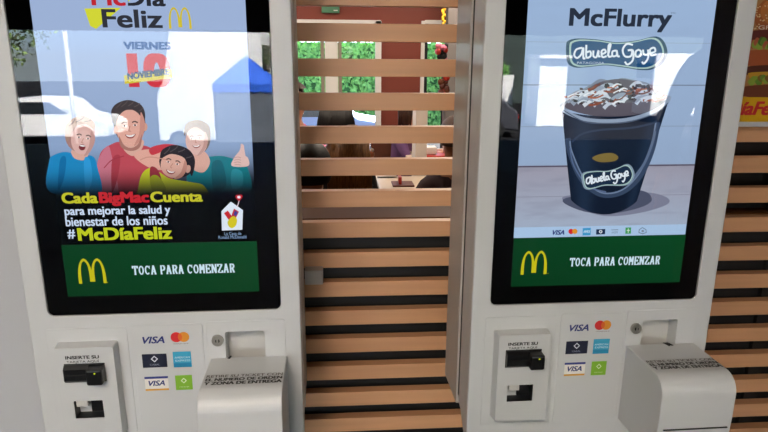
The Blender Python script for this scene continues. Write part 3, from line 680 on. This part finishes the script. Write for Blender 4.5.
# ================================================================== FURNITURE AND DINERS BEHIND THE SLATS
def table(x,y,w,d,h,label,mat=None):
    t=empty('cafe_table',(x,y,0)); tag(t,label,'table','cafe tables behind the slats')
    b=MB(); b.box(-w/2,w/2,-d/2,d/2,h-.03,h,mat or M['table'],.008); b.build('tabletop',t)
    b=MB(); b.tube([(0,0,.03),(0,0,h-.03)],.03,M['chrome']); b.build('pedestal',t)
    b=MB(); b.tube([(0,0,0),(0,0,.03)],[.24,.22],M['chrome'],24); b.build('base',t); return t
def chair(x,y,rz,label,mat):
    t=empty('cafe_chair',(x,y,0),rz); tag(t,label,'chair','cafe chairs behind the slats')
    b=MB(); b.box(-.2,.2,-.2,.2,.43,.46,mat,.012); b.build('seat',t)
    b=MB(); b.box(-.19,.19,.19,.215,.58,.86,mat,.01); b.build('backrest',t)
    for sx in (-1,1):
        b=MB(); b.tube([(sx*.19,.21,0),(sx*.18,.19,.45),(sx*.18,.215,.84)],.012,M['chrome'],8); b.build('leg',t)
        b=MB(); b.tube([(sx*.2,-.21,0),(sx*.18,-.17,.44)],.012,M['chrome'],8); b.build('leg',t)
    return t
def skinned(name,V,E,rad,mat,parent,sub=1,root=0):
    me=bpy.data.meshes.new(name); me.from_pydata([tuple(v) for v in V],E,[]); o=bpy.data.objects.new(name,me); C.objects.link(o)
    m=o.modifiers.new('s','SKIN'); m.use_smooth_shade=True
    sv=me.skin_vertices[0].data
    for i,r in enumerate(rad): sv[i].radius=r if isinstance(r,tuple) else (r,r)
    sv[root].use_root=True
    q=o.modifiers.new('u','SUBSURF'); q.levels=q.render_levels=sub
    dg=bpy.context.evaluated_depsgraph_get(); dg.update(); nm=bpy.data.meshes.new_from_object(o.evaluated_get(dg))
    o.modifiers.clear(); o.data=nm; bpy.data.meshes.remove(me); nm.name=name; nm.materials.clear(); nm.materials.append(mat)
    for p in nm.polygons: p.use_smooth=True
    o.parent=parent; return o
def person(x,y,rz,sit,label,skin,hair,top,bottom,hairlen=0,scale=1,hands=None,lean=0,group=None,coat=False):
    """faces -y locally; seat .46 high when sitting"""
    e=empty('person',(x,y,0),rz); e.scale=(scale,)*3; tag(e,label,'person',group)
    pz=.52 if sit else .93
    def T(a,b_,c): return Vector((a,b_-lean*(c-pz)*.6,c))
    pel=T(0,0,pz); wa=T(0,.01,pz+.17); ch=T(0,.01,pz+.36); nb=T(0,.01,pz+.50); nk=T(0,-.005,pz+.58); hd=T(0,-.03,pz+.69); hc=T(0,-.02,pz+.745); ht=T(0,-.01,pz+.795)
    V=[pel,wa,ch,nb,nk,hd,hc,ht]; E=[(i,i+1) for i in range(7)]; Rd=[(.155,.11),(.135,.10),(.16,.105),(.09,.075),(.052,.055),(.068,.085),(.078,.092),(.05,.06)]
    TV=[pel,wa,ch,nb]; 
    arms=[];legs=[]
    for sx in (-1,1):
        sh=T(sx*.175,.01,pz+.455)
        if hands: hx,hy,hz=hands; wr=Vector((sx*hx,hy,hz)); el=(sh+wr)/2+Vector((sx*.09,.03,-.12))
        elif sit: el=T(sx*.24,-.02,pz+.2); wr=Vector((sx*.14,-.27,pz+.24))
        else: el=T(sx*.25,.02,pz+.18); wr=Vector((sx*.25,-.06,pz-.06))
        d=(wr-el).normalized(); pm_=wr+d*.05
        i0=len(V); V+=[sh,el,wr,pm_]; E+=[(3,i0),(i0,i0+1),(i0+1,i0+2),(i0+2,i0+3)]; Rd+=[.062,.045,.03,(.04,.022)]
        side=d.cross(Vector((0,0,1))).normalized()
        if side.length<.1: side=Vector((1,0,0))
        for q_,(off,l) in enumerate(((-.027,.06),(-.009,.075),(.009,.07),(.027,.055))):
            j=len(V); a=pm_+side*off+d*.03; b2=a+d*l*.55; c2=b2+d*l*.4+Vector((0,0,-.018)); V+=[a,b2,c2]; E+=[(i0+3,j),(j,j+1),(j+1,j+2)]; Rd+=[.009,.0085,.007]
        j=len(V); a=wr+d*.02-side*sx*.035; V+=[a,a+d*.035-side*sx*.012]; E+=[(i0+2,j),(j,j+1)]; Rd+=[.011,.008]
        arms.append((sh,el,wr))
        hp=T(sx*.09,0,pz-.03)
        if sit: kn=Vector((sx*.11,-.42,pz-.01)); an=Vector((sx*.11,-.40,.09)); to=Vector((sx*.12,-.55,.035))
        else: kn=Vector((sx*.10,-.02,.5)); an=Vector((sx*.10,.03,.085)); to=Vector((sx*.12,-.12,.035))
        i0=len(V); V+=[hp,kn,an,to]; E+=[(0,i0),(i0,i0+1),(i0+1,i0+2),(i0+2,i0+3)]; Rd+=[.088,.06,.04,(.045,.03)]; legs.append((hp,kn,an,to))
    body=skinned('body',V,E,Rd,skin,e,1)
    V=[pel+Vector((0,0,-.02)),wa,ch,T(0,.01,pz+.485)]; E=[(0,1),(1,2),(2,3)]; Rd=[(.168,.125),(.15,.115),(.175,.12),(.105,.09)]
    for sh,el,wr in arms:
        i=len(V); en=el+(wr-el)*.85; V+=[sh,el,en]; E+=[(3,i),(i,i+1),(i+1,i+2)]; Rd+=[.074,.056,.043]
    skinned('shirt',V,E,Rd,top,e,1)
    V=[pel]; E=[]; Rd=[(.165,.125)]
    for hp,kn,an,to in legs:
        i=len(V); V+=[hp,kn,an]; E+=[(0,i),(i,i+1),(i+1,i+2)]; Rd+=[.1,.072,.056]
    skinned('trousers',V,E,Rd,bottom,e,1)
    for hp,kn,an,to in legs:
        b=MB(); b.ball((to.x,(an.y+to.y)/2,.04),(.052,.135,.042),M['c_black'],14,8); b.build('shoe',e)
    b=MB(); hc2=hc+Vector((0,.018,.012)); t=bmesh.new(); bmesh.ops.create_uvsphere(t,u_segments=28,v_segments=18,radius=1)
    dl=[v for v in t.verts if (v.co.y<-.25 and v.co.z<.45)or v.co.z<-.55]
    bmesh.ops.delete(t,geom=dl,context='VERTS'); b.merge(t,hair,mat=Matrix.Translation(hc2)@Matrix.Diagonal((.097,.117,.118,1)),smooth=True)
    if hairlen:
        rr=random.Random(3)
        for i in range(46):
            a=PI*(-.12+1.24*i/45); p=hc2+Vector((.088*math.cos(a),.095*math.sin(a),.02)); L=hairlen*rr.uniform(.85,1.1)
            b.tube([p+Vector((0,0,.05)),p+Vector((.018*math.cos(a),.02*math.sin(a),-L*.4)),p+Vector((.03*math.cos(a)+rr.uniform(-.01,.01),.022*math.sin(a),-L))],[.012,.017,.006],hair,6)
    b.build('hair',e)
    for sx in (-1,1):
        b=MB(); b.ball(hc+Vector((sx*.032,-.082,-.002)),(.014,.008,.009),M['frame'],10,6); b.ball(hc+Vector((sx*.032,-.089,-.002)),(.006,.003,.006),M['c_black'],8,6); b.build('eye',e)
    b=MB(); b.ball(hc+Vector((0,-.098,-.03)),(.012,.016,.022),skin,10,8); b.build('nose',e)
    b=MB(); b.ball(hc+Vector((0,-.086,-.066)),(.024,.008,.007),M['redplas'],10,6); b.build('mouth',e)
    for sx in (-1,1):
        b=MB(); b.ball(hc+Vector((sx*.083,.01,-.012)),(.01,.016,.028),skin,8,6); b.build('ear',e)
    return e
# near table: blonde diner seen from the side, dark-haired diner further on
person(.09,2.80,math.radians(118),True,'seated person with long dark blonde hair, second nearest the slats',M['skin'],M['hair_blonde'],M['c_brown'],M['c_jean'],.3,.9,lean=-.1)
person(-.115,2.28,math.radians(190),True,'seated person in black clothing beside the long-haired blonde diner',M['skin'],M['hair_dark'],M['c_black'],M['c_black'],0,.90)
person(-.02,3.72,math.radians(185),True,'dark-haired seated person in black with back to the slats',M['skin2'],M['hair_dark'],M['c_black'],M['c_dark'],.14,.94)
person(.53,5.35,math.radians(60),True,'seated person in a purple sleeveless top reaching toward a red tray',M['skin'],M['hair_brown'],M['c_purple'],M['c_black'],.2,.9,hands=(.1,-.38,.84),lean=.25)
person(-.36,5.0,math.radians(75),True,'seated person in pink at the table by the wide far window',M['skin'],M['hair_brown'],M['c_pink'],M['c_jean'],.1,.98,hands=(.12,-.36,.85))
person(.62,3.25,math.radians(185),True,'seated person in dark maroon clothing at the far right of the slats',M['skin2'],M['hair_brown'],cloth('maroon_cloth','#2a1014'),M['c_dark'],0,.9)
table(.50,3.98,.5,.5,.74,'pale small table beside the cream column')
table(.95,5.1,.8,.7,.76,'far table carrying the red tray')
table(.05,4.45,.7,.6,.74,'table between the dark-haired and pink-dressed diners')
chair(.05,2.80,math.radians(118),'dark chair under the blonde diner',M['c_dark'])
chair(-.11,2.22,math.radians(190),'dark chair under the black-clothed diner nearest the left kiosk',M['c_dark'])
chair(-.02,3.66,math.radians(185),'dark chair under the dark-haired diner with back turned',M['c_dark'])
chair(.55,5.38,math.radians(60),'chrome-legged chair under the diner in purple',M['c_brown'])
chair(.42,6.15,math.radians(200),'empty chrome-legged chair in front of the red tray table',M['c_dark'])
chair(-.36,5.06,math.radians(75),'chair under the diner in pink',M['c_brown'])
chair(.62,3.20,math.radians(185),'chair under the diner in dark maroon',M['c_dark'])
b=MB(); b.box(.62,1.02,4.92,5.2,.761,.775,M['redplas'],.005); b.box(.62,.64,4.92,5.2,.775,.79,M['redplas'],.003); b.box(1.0,1.02,4.92,5.2,.775,.79,M['redplas'],.003); o=b.build('serving_tray'); tag(o,'red serving tray on the far table before the purple-topped diner','tray')
b=MB(); b.box(.70,.80,4.98,5.1,.776,.835,M['frame'],.006); o=b.build('food_box'); tag(o,'white cardboard food box on the red tray','box')
b=MB(); b.tube([(.9,5.06,.776),(.9,5.06,.90)],[.034,.044],M['frame'],20); o=b.build('paper_cup'); tag(o,'white paper cup on the red tray','cup')
b=MB(); xa=at(4.4,415.5,150).x; xb=at(4.4,427,150).x; b.box(xa,xb,4.4,4.62,0,1.24,M['cream'],.006); o=b.build('condiment_pillar'); tag(o,'narrow cream box column standing between the far tables','column')
b=MB(); b.box(.34,.48,3.85,4.0,.741,.752,M['tray'],.003); b.box(.38,.40,3.88,3.95,.752,.80,M['redplas'],.003); o=b.build('sauce_tray'); tag(o,'small dark tray with a red sauce packet on the pale small table','tray')
# ================================================================== OUTSIDE, BEYOND THE FAR WINDOWS
b=MB(); b.box(-14,14,7.2,26,-1.2,-.9,M['asph']); struct(b,'ground_far_side')
def leafwall(name,x0,x1,y,z0,z1,n,size,mat,label,cat):
    b=MB(); rr=random.Random(8); b.box(x0,x1,y+.12,y+.45,z0,z1,pbr('dark_hedge_core','#2b5a22',.8),0)
    for i in range(n):
        p=Vector((rr.uniform(x0,x1),y+rr.uniform(0,.14),rr.uniform(z0,z1))); s=size*rr.uniform(.6,1.3); t=Matrix.Rotation(rr.uniform(0,6),3,'Y')@Matrix.Rotation(rr.uniform(-.7,.7),3,'X')
        q=[b.bm.verts.new(p+t@Vector(v)*s) for v in ((-1,0,0),(0,-.15,-.55),(1,0,0),(0,-.15,.55))]; b.face(q,mat)
    o=b.build(name); tag(o,label,cat,kind='stuff'); return o
leafwall('ivy_hedge',-7,5.4,20.0,-.9,2.0,6500,.11,M['leaf'],'bright green ivy hedge outside the far windows','hedge')
def vehicle(name,x,y,z,rz,L,Wd,H,paint,label,van=False):
    e=empty(name,(x,y,z),rz); tag(e,label,'van' if van else 'car')
    b=MB()
    if van: prof=[(-L/2,.3),(-L/2,H*.96),(-L/2+.1,H),(L*.28,H),(L*.34,H*.96),(L*.42,H*.58),(L/2-.05,H*.48),(L/2,H*.4),(L/2,.3)]
    else: prof=[(-L/2,.28),(-L/2,H*.62),(-L/2+.12,H*.68),(-L*.34,H*.97),(-L*.25,H),(L*.06,H),(L*.14,H*.95),(L*.26,H*.66),(L*.44,H*.58),(L/2,H*.46),(L/2,.28)]
    b.prism(prof,-Wd/2,Wd/2,paint,'y'); o=b.build('body',e); m=o.modifiers.new('b','BEVEL'); m.width=.06; m.segments=3; m.limit_method='ANGLE'
    b=MB()
    for sy in (() if van else (-1,1)):
        g=[(L*.24,H*.6),(L*.33,H*.92),(L*.12,H*.92),(L*.12,H*.6)] if van else [(-L*.36,H*.68),(-L*.3,H*.93),(L*.05,H*.94),(L*.2,H*.69)]
        y0,y1=(Wd/2-.01,Wd/2+.006) if sy>0 else (-Wd/2-.006,-Wd/2+.01); b.prism(g,y0,y1,M['glassd'],'y')
    b.build('side_window',e) if not van else b.bm.free()
    b=MB(); b.box(-L/2-.008,-L/2+.02,-Wd*.4,Wd*.4,H*.64,H*.86,M['glassd']) if van else b.prism([(-L/2+.11,H*.7),(-L/2+.09,H*.7),(-L*.35,H*.93),(-L*.34,H*.93)],-Wd*.4,Wd*.4,M['glassd'],'y'); b.build('rear_window',e)
    for sy in (-1,1):
        b=MB(); b.box(-L/2-.012,-L/2+.03,min(sy*Wd*.36,sy*Wd*.48),max(sy*Wd*.36,sy*Wd*.48),H*.42,H*.6,M['redlamp'],.01); b.build('tail_lamp',e)
        for xx in (-L*.31,L*.31):
            b=MB(); yy=sy*(Wd/2-.09); b.tube([(xx,yy-.1,.31),(xx,yy+.1,.31)],.31,M['tyre'],26); wh=b.build('wheel',e)
            b=MB(); b.tube([(xx,yy-.105,.31),(xx,yy+.105,.31)],.19,M['steel'],20); b.build('hubcap',wh)
    return e
vehicle('parked_car',-.55,16.6,-.9,0,3.9,1.65,1.42,M['carb'],'light blue parked car seen through the far window')
# ================================================================== OUTSIDE, BEHIND THE CAMERA (seen only mirrored in the screens)
G=-1.2
b=MB(); b.box(-60,60,-70,-9.25,G-.2,G,M['asph']); struct(b,'ground_street')
b=MB(); b.box(-9,9,-9.25,-9.2,G,-.0,M['bldg']); struct(b,'trim_2')
t=empty('market_tent',(-1.68,-13.5,G)); tag(t,'blue peaked market tent with grey side sheets, mirrored in the left screen','tent')
b=MB(); ev=2.13; pk_=b.bm.verts.new((0,0,2.78)); cs_=[b.bm.verts.new(p) for p in ((-.75,-.75,ev),(.75,-.75,ev),(.75,.75,ev),(-.75,.75,ev))]; lo_=[b.bm.verts.new((v.co.x,v.co.y,ev-.2)) for v in cs_]
for i in range(4): b.face([cs_[i],cs_[(i+1)%4],pk_],M['tent']); b.face([cs_[i],cs_[(i+1)%4],lo_[(i+1)%4],lo_[i]],M['tent'])
o=b.build('canopy',t); o.modifiers.new('s','SOLIDIFY').thickness=.01
b=MB()
for i in range(28): 
    x0=-.74+i*.053; b.box(x0,x0+.053,.71+.02*math.sin(i*1.3),.73+.02*math.sin(i*1.3),0,ev-.15,M['tarp'])
b.build('side_sheet',t)
for sx in (-1,1):
    for sy in (-1,1): b=MB(); b.tube([(sx*.72,sy*.68,0),(sx*.72,sy*.68,ev)],.025,M['steel'],8); b.build('leg',t)
vehicle('delivery_van',-3.0,-17.2,G,math.radians(184),3.1,1.9,3.6,M['vanw'],'white delivery van, mirrored as a glare in the left screen',True)
vehicle('parked_car',-8.3,-18.6,G,math.radians(5),3.9,1.7,1.45,M['vanw'],'white parked car under the trees, mirrored low in the left screen')
vehicle('parked_car',5.4,-20.0,G,math.radians(195),4.0,1.7,1.42,M['carg'],'dark grey parked hatchback, mirrored at the left edge of the right screen')
b=MB(); b.box(4.0,8.6,-24.3,-24,G,.85,M['vanw']); o=b.build('boundary_wall'); tag(o,'long white boundary wall behind the grey hatchback in the reflection','wall')
e=empty('glare_booth',(9.75,-23,G)); tag(e,'white booth added beside the boundary wall to make a glare in the right screen','booth')  # invented white block, put here to reflect as a bright column
b=MB(); b.box(-.6,.6,-.8,.6,0,2.75,M['vanw'],.02); b.build('cabin',e)
b=MB(); b.box(-.7,.7,-.9,.8,2.75,2.9,M['frame'],.02); b.build('roof',e)
b=MB(); b.box(-.3,.3,.59,.62,.05,.6,M['frame'],.01); b.build('counter_panel',e)
vehicle('delivery_van',16.6,-24.5,G,math.radians(4),3.4,1.9,3.0,M['vanw'],'white delivery van mirrored beside the dark bystander at the right',True)
b=MB(); rr=random.Random(2)
b.box(5,9,-26.8,-26.2,G,1.0,pbr('dark_hedge_core2','#2b5a22',.8))
for i in range(700):
    p=Vector((rr.uniform(5,9),-26.2+rr.uniform(0,.3),rr.uniform(.3,1.3))); s_=.14; b.face([b.bm.verts.new(p+Matrix.Rotation(rr.uniform(0,6),3,'Y')@Vector(v)*s_) for v in ((-1,0,0),(0,0,-.6),(1,0,0),(0,.1,.6))],M['leaf'])
o=b.build('boxed_hedge'); tag(o,'clipped green hedge above the white boundary wall','hedge',kind='stuff')
def building(name,x0,x1,y,H,mat,label,nw,nz):
    e=empty(name,((x0+x1)/2,y,G)); tag(e,label,'building'); w=(x1-x0)
    b=MB(); b.box(-w/2,w/2,-6,0,0,H,mat); b.build('wall',e)
    b=MB(); b.box(-w/2-.2,w/2+.2,-6.2,.2,H,H+.25,mat,.03); b.build('roof',e)
    for i in range(nw):
        for j in range(nz):
            x=-w/2+(i+.5)*w/nw; z=1.2+j*3; b=MB(); b.box(x-.6,x+.6,-.05,.06,z,z+1.5,mat); f=b.build('window',e)
            b=MB(); b.box(x-.52,x+.52,.05,.075,z+.08,z+1.42,M['winpane']); b.build('pane',f)
    return e
building('street_building',-6.5,3.5,-34,9,M['bldg'],'beige rendered building across the street behind the blue tent',6,3)
building('street_building',6,30,-36,8,M['bldgg'],'grey-green clad building across the street behind the hedge',7,2)
def tree(x,y,h,r,label,seed):
    e=empty('street_tree',(x,y,G)); tag(e,label,'tree','street trees'); rr=random.Random(seed)
    b=MB(); b.tube([(0,0,0),(.05,.02,h*.4),(0,.1,h*.75)],[.16,.12,.05],M['bark'],10)
    for i in range(6): a=i*1.1; b.tube([(0,.02,h*(.4+.05*i)),(r*.6*math.cos(a),r*.6*math.sin(a),h*(.6+.05*i))],[.05,.02],M['bark'],6)
    b.build('trunk',e)
    b=MB()
    for i in range(2600):
        d=Vector((rr.gauss(0,1),rr.gauss(0,1),rr.gauss(0,1))).normalized()*r*rr.uniform(.45,1)**.6; d.z*=.75; p=Vector((0,0,h*.72))+d
        if noise.noise(p*1.6+Vector((seed,0,0)))<-.12: continue
        s_=rr.uniform(.05,.1); R_=Matrix.Rotation(rr.uniform(0,6),3,'Y')@Matrix.Rotation(rr.uniform(0,6),3,'X')
        b.face([b.bm.verts.new(p+R_@Vector(v)*s_) for v in ((-1,0,0),(0,0,-.5),(1,0,0),(0,0,.5))],M['leafd'])
    b.build('crown',e); return e
tree(-8.6,-12.6,4.6,2.1,'leafy tree mirrored at the far left of the left screen',1)
tree(-1.2,-20.5,4.6,1.5,'thin-crowned tree behind the blue tent',7)
tree(-10.2,-17.5,5.6,2.6,'dense tall tree behind the far-left tree in the reflection',9)
tree(-14.5,-21,6,3.2,'broad dark tree at the far end of the street, leftmost in the reflection',12)
b=MB(); b.tube([(-5.55,-12.5,G),(-5.5,-12.5,2.6)],.045,M['vanw'],10); o=b.build('lamp_post'); tag(o,'slim white post standing before the white parked car','post')
# photographer and a bystander, both mirrored as dark shapes
person(.10,-.42,math.radians(180),False,'person in dark clothes holding up the phone that takes the photograph',M['skin2'],M['hair_dark'],M['c_dark'],M['c_black'],0,.97,hands=(.07,-.33,1.46))
b=MB(); b.box(-.075,.075,-.024,-.014,EYE-.038,EYE+.038,M['black'],.004); o=b.build('mobile_phone'); tag(o,'black phone held level in the hands of the photographing person','phone')
person(1.87,-.25,math.radians(205),False,'bystander in black standing behind, mirrored at the right edge of the right screen',M['skin2'],M['hair_dark'],M['c_black'],M['c_black'],0,1.1)
# ================================================================== LIGHT
lamps=[(-.95,-.75,17),(-.45,-1.15,50),(-2.2,-3.5,18),(0,-3.5,9),(2.2,-3.5,3),(0,-6.5,14),(-1.0,3.4,22),(.9,3.4,22),(-1.0,5.6,34),(1.0,5.6,34)]  # unseen lamps added as fill, placed to set brightness and shadow
for i,(x,y,pw) in enumerate(lamps):
    e=empty('fill_lamp',(x,y,2.72)); tag(e,'unseen square ceiling lamp with a warm diffuser, added as fill light','lamp','added ceiling fill lamps')
    b=MB(); b.box(-.3,.3,-.3,.3,-.03,0,M['frame'],.004); b.build('lamp_frame',e)
    b=MB(); b.box(-.27,.27,-.27,.27,-.036,-.029,M['lampdiff']); b.build('diffuser',e)
    ld=bpy.data.lights.new('lamp_light','AREA'); ld.shape='SQUARE'; ld.size=.5; ld.energy=pw; ld.color=(1,.95,.88) if y<-.5 and y>-1 else (1,.86,.72)
    lo=bpy.data.objects.new('lamp_light',ld); C.objects.link(lo); lo.parent=e; lo.location=(0,0,-.045)
sun=bpy.data.lights.new('sun','SUN'); sun.energy=95; sun.angle=.01; sun.color=(1,.96,.9)
so=bpy.data.objects.new('sun',sun); C.objects.link(so); so.rotation_euler=Vector((.35,.62,1.0)).to_track_quat('Z','Y').to_euler()
w=bpy.data.worlds.new('world'); S.world=w; w.use_nodes=True; n=w.node_tree.nodes; l=w.node_tree.links; n.clear()
sk=n.new('ShaderNodeTexSky'); sk.sky_type='HOSEK_WILKIE'; sk.sun_direction=Vector((.35,.62,1.0)).normalized(); sk.turbidity=3.5
bg=n.new('ShaderNodeBackground'); bg.inputs[1].default_value=20; ow=n.new('ShaderNodeOutputWorld'); l.new(sk.outputs[0],bg.inputs[0]); l.new(bg.outputs[0],ow.inputs[0])
S.cycles.use_denoising=True; S.cycles.max_bounces=8; S.cycles.diffuse_bounces=4; S.cycles.transparent_max_bounces=16; S.cycles.sample_clamp_indirect=25
S.cycles.caustics_reflective=False; S.cycles.caustics_refractive=False
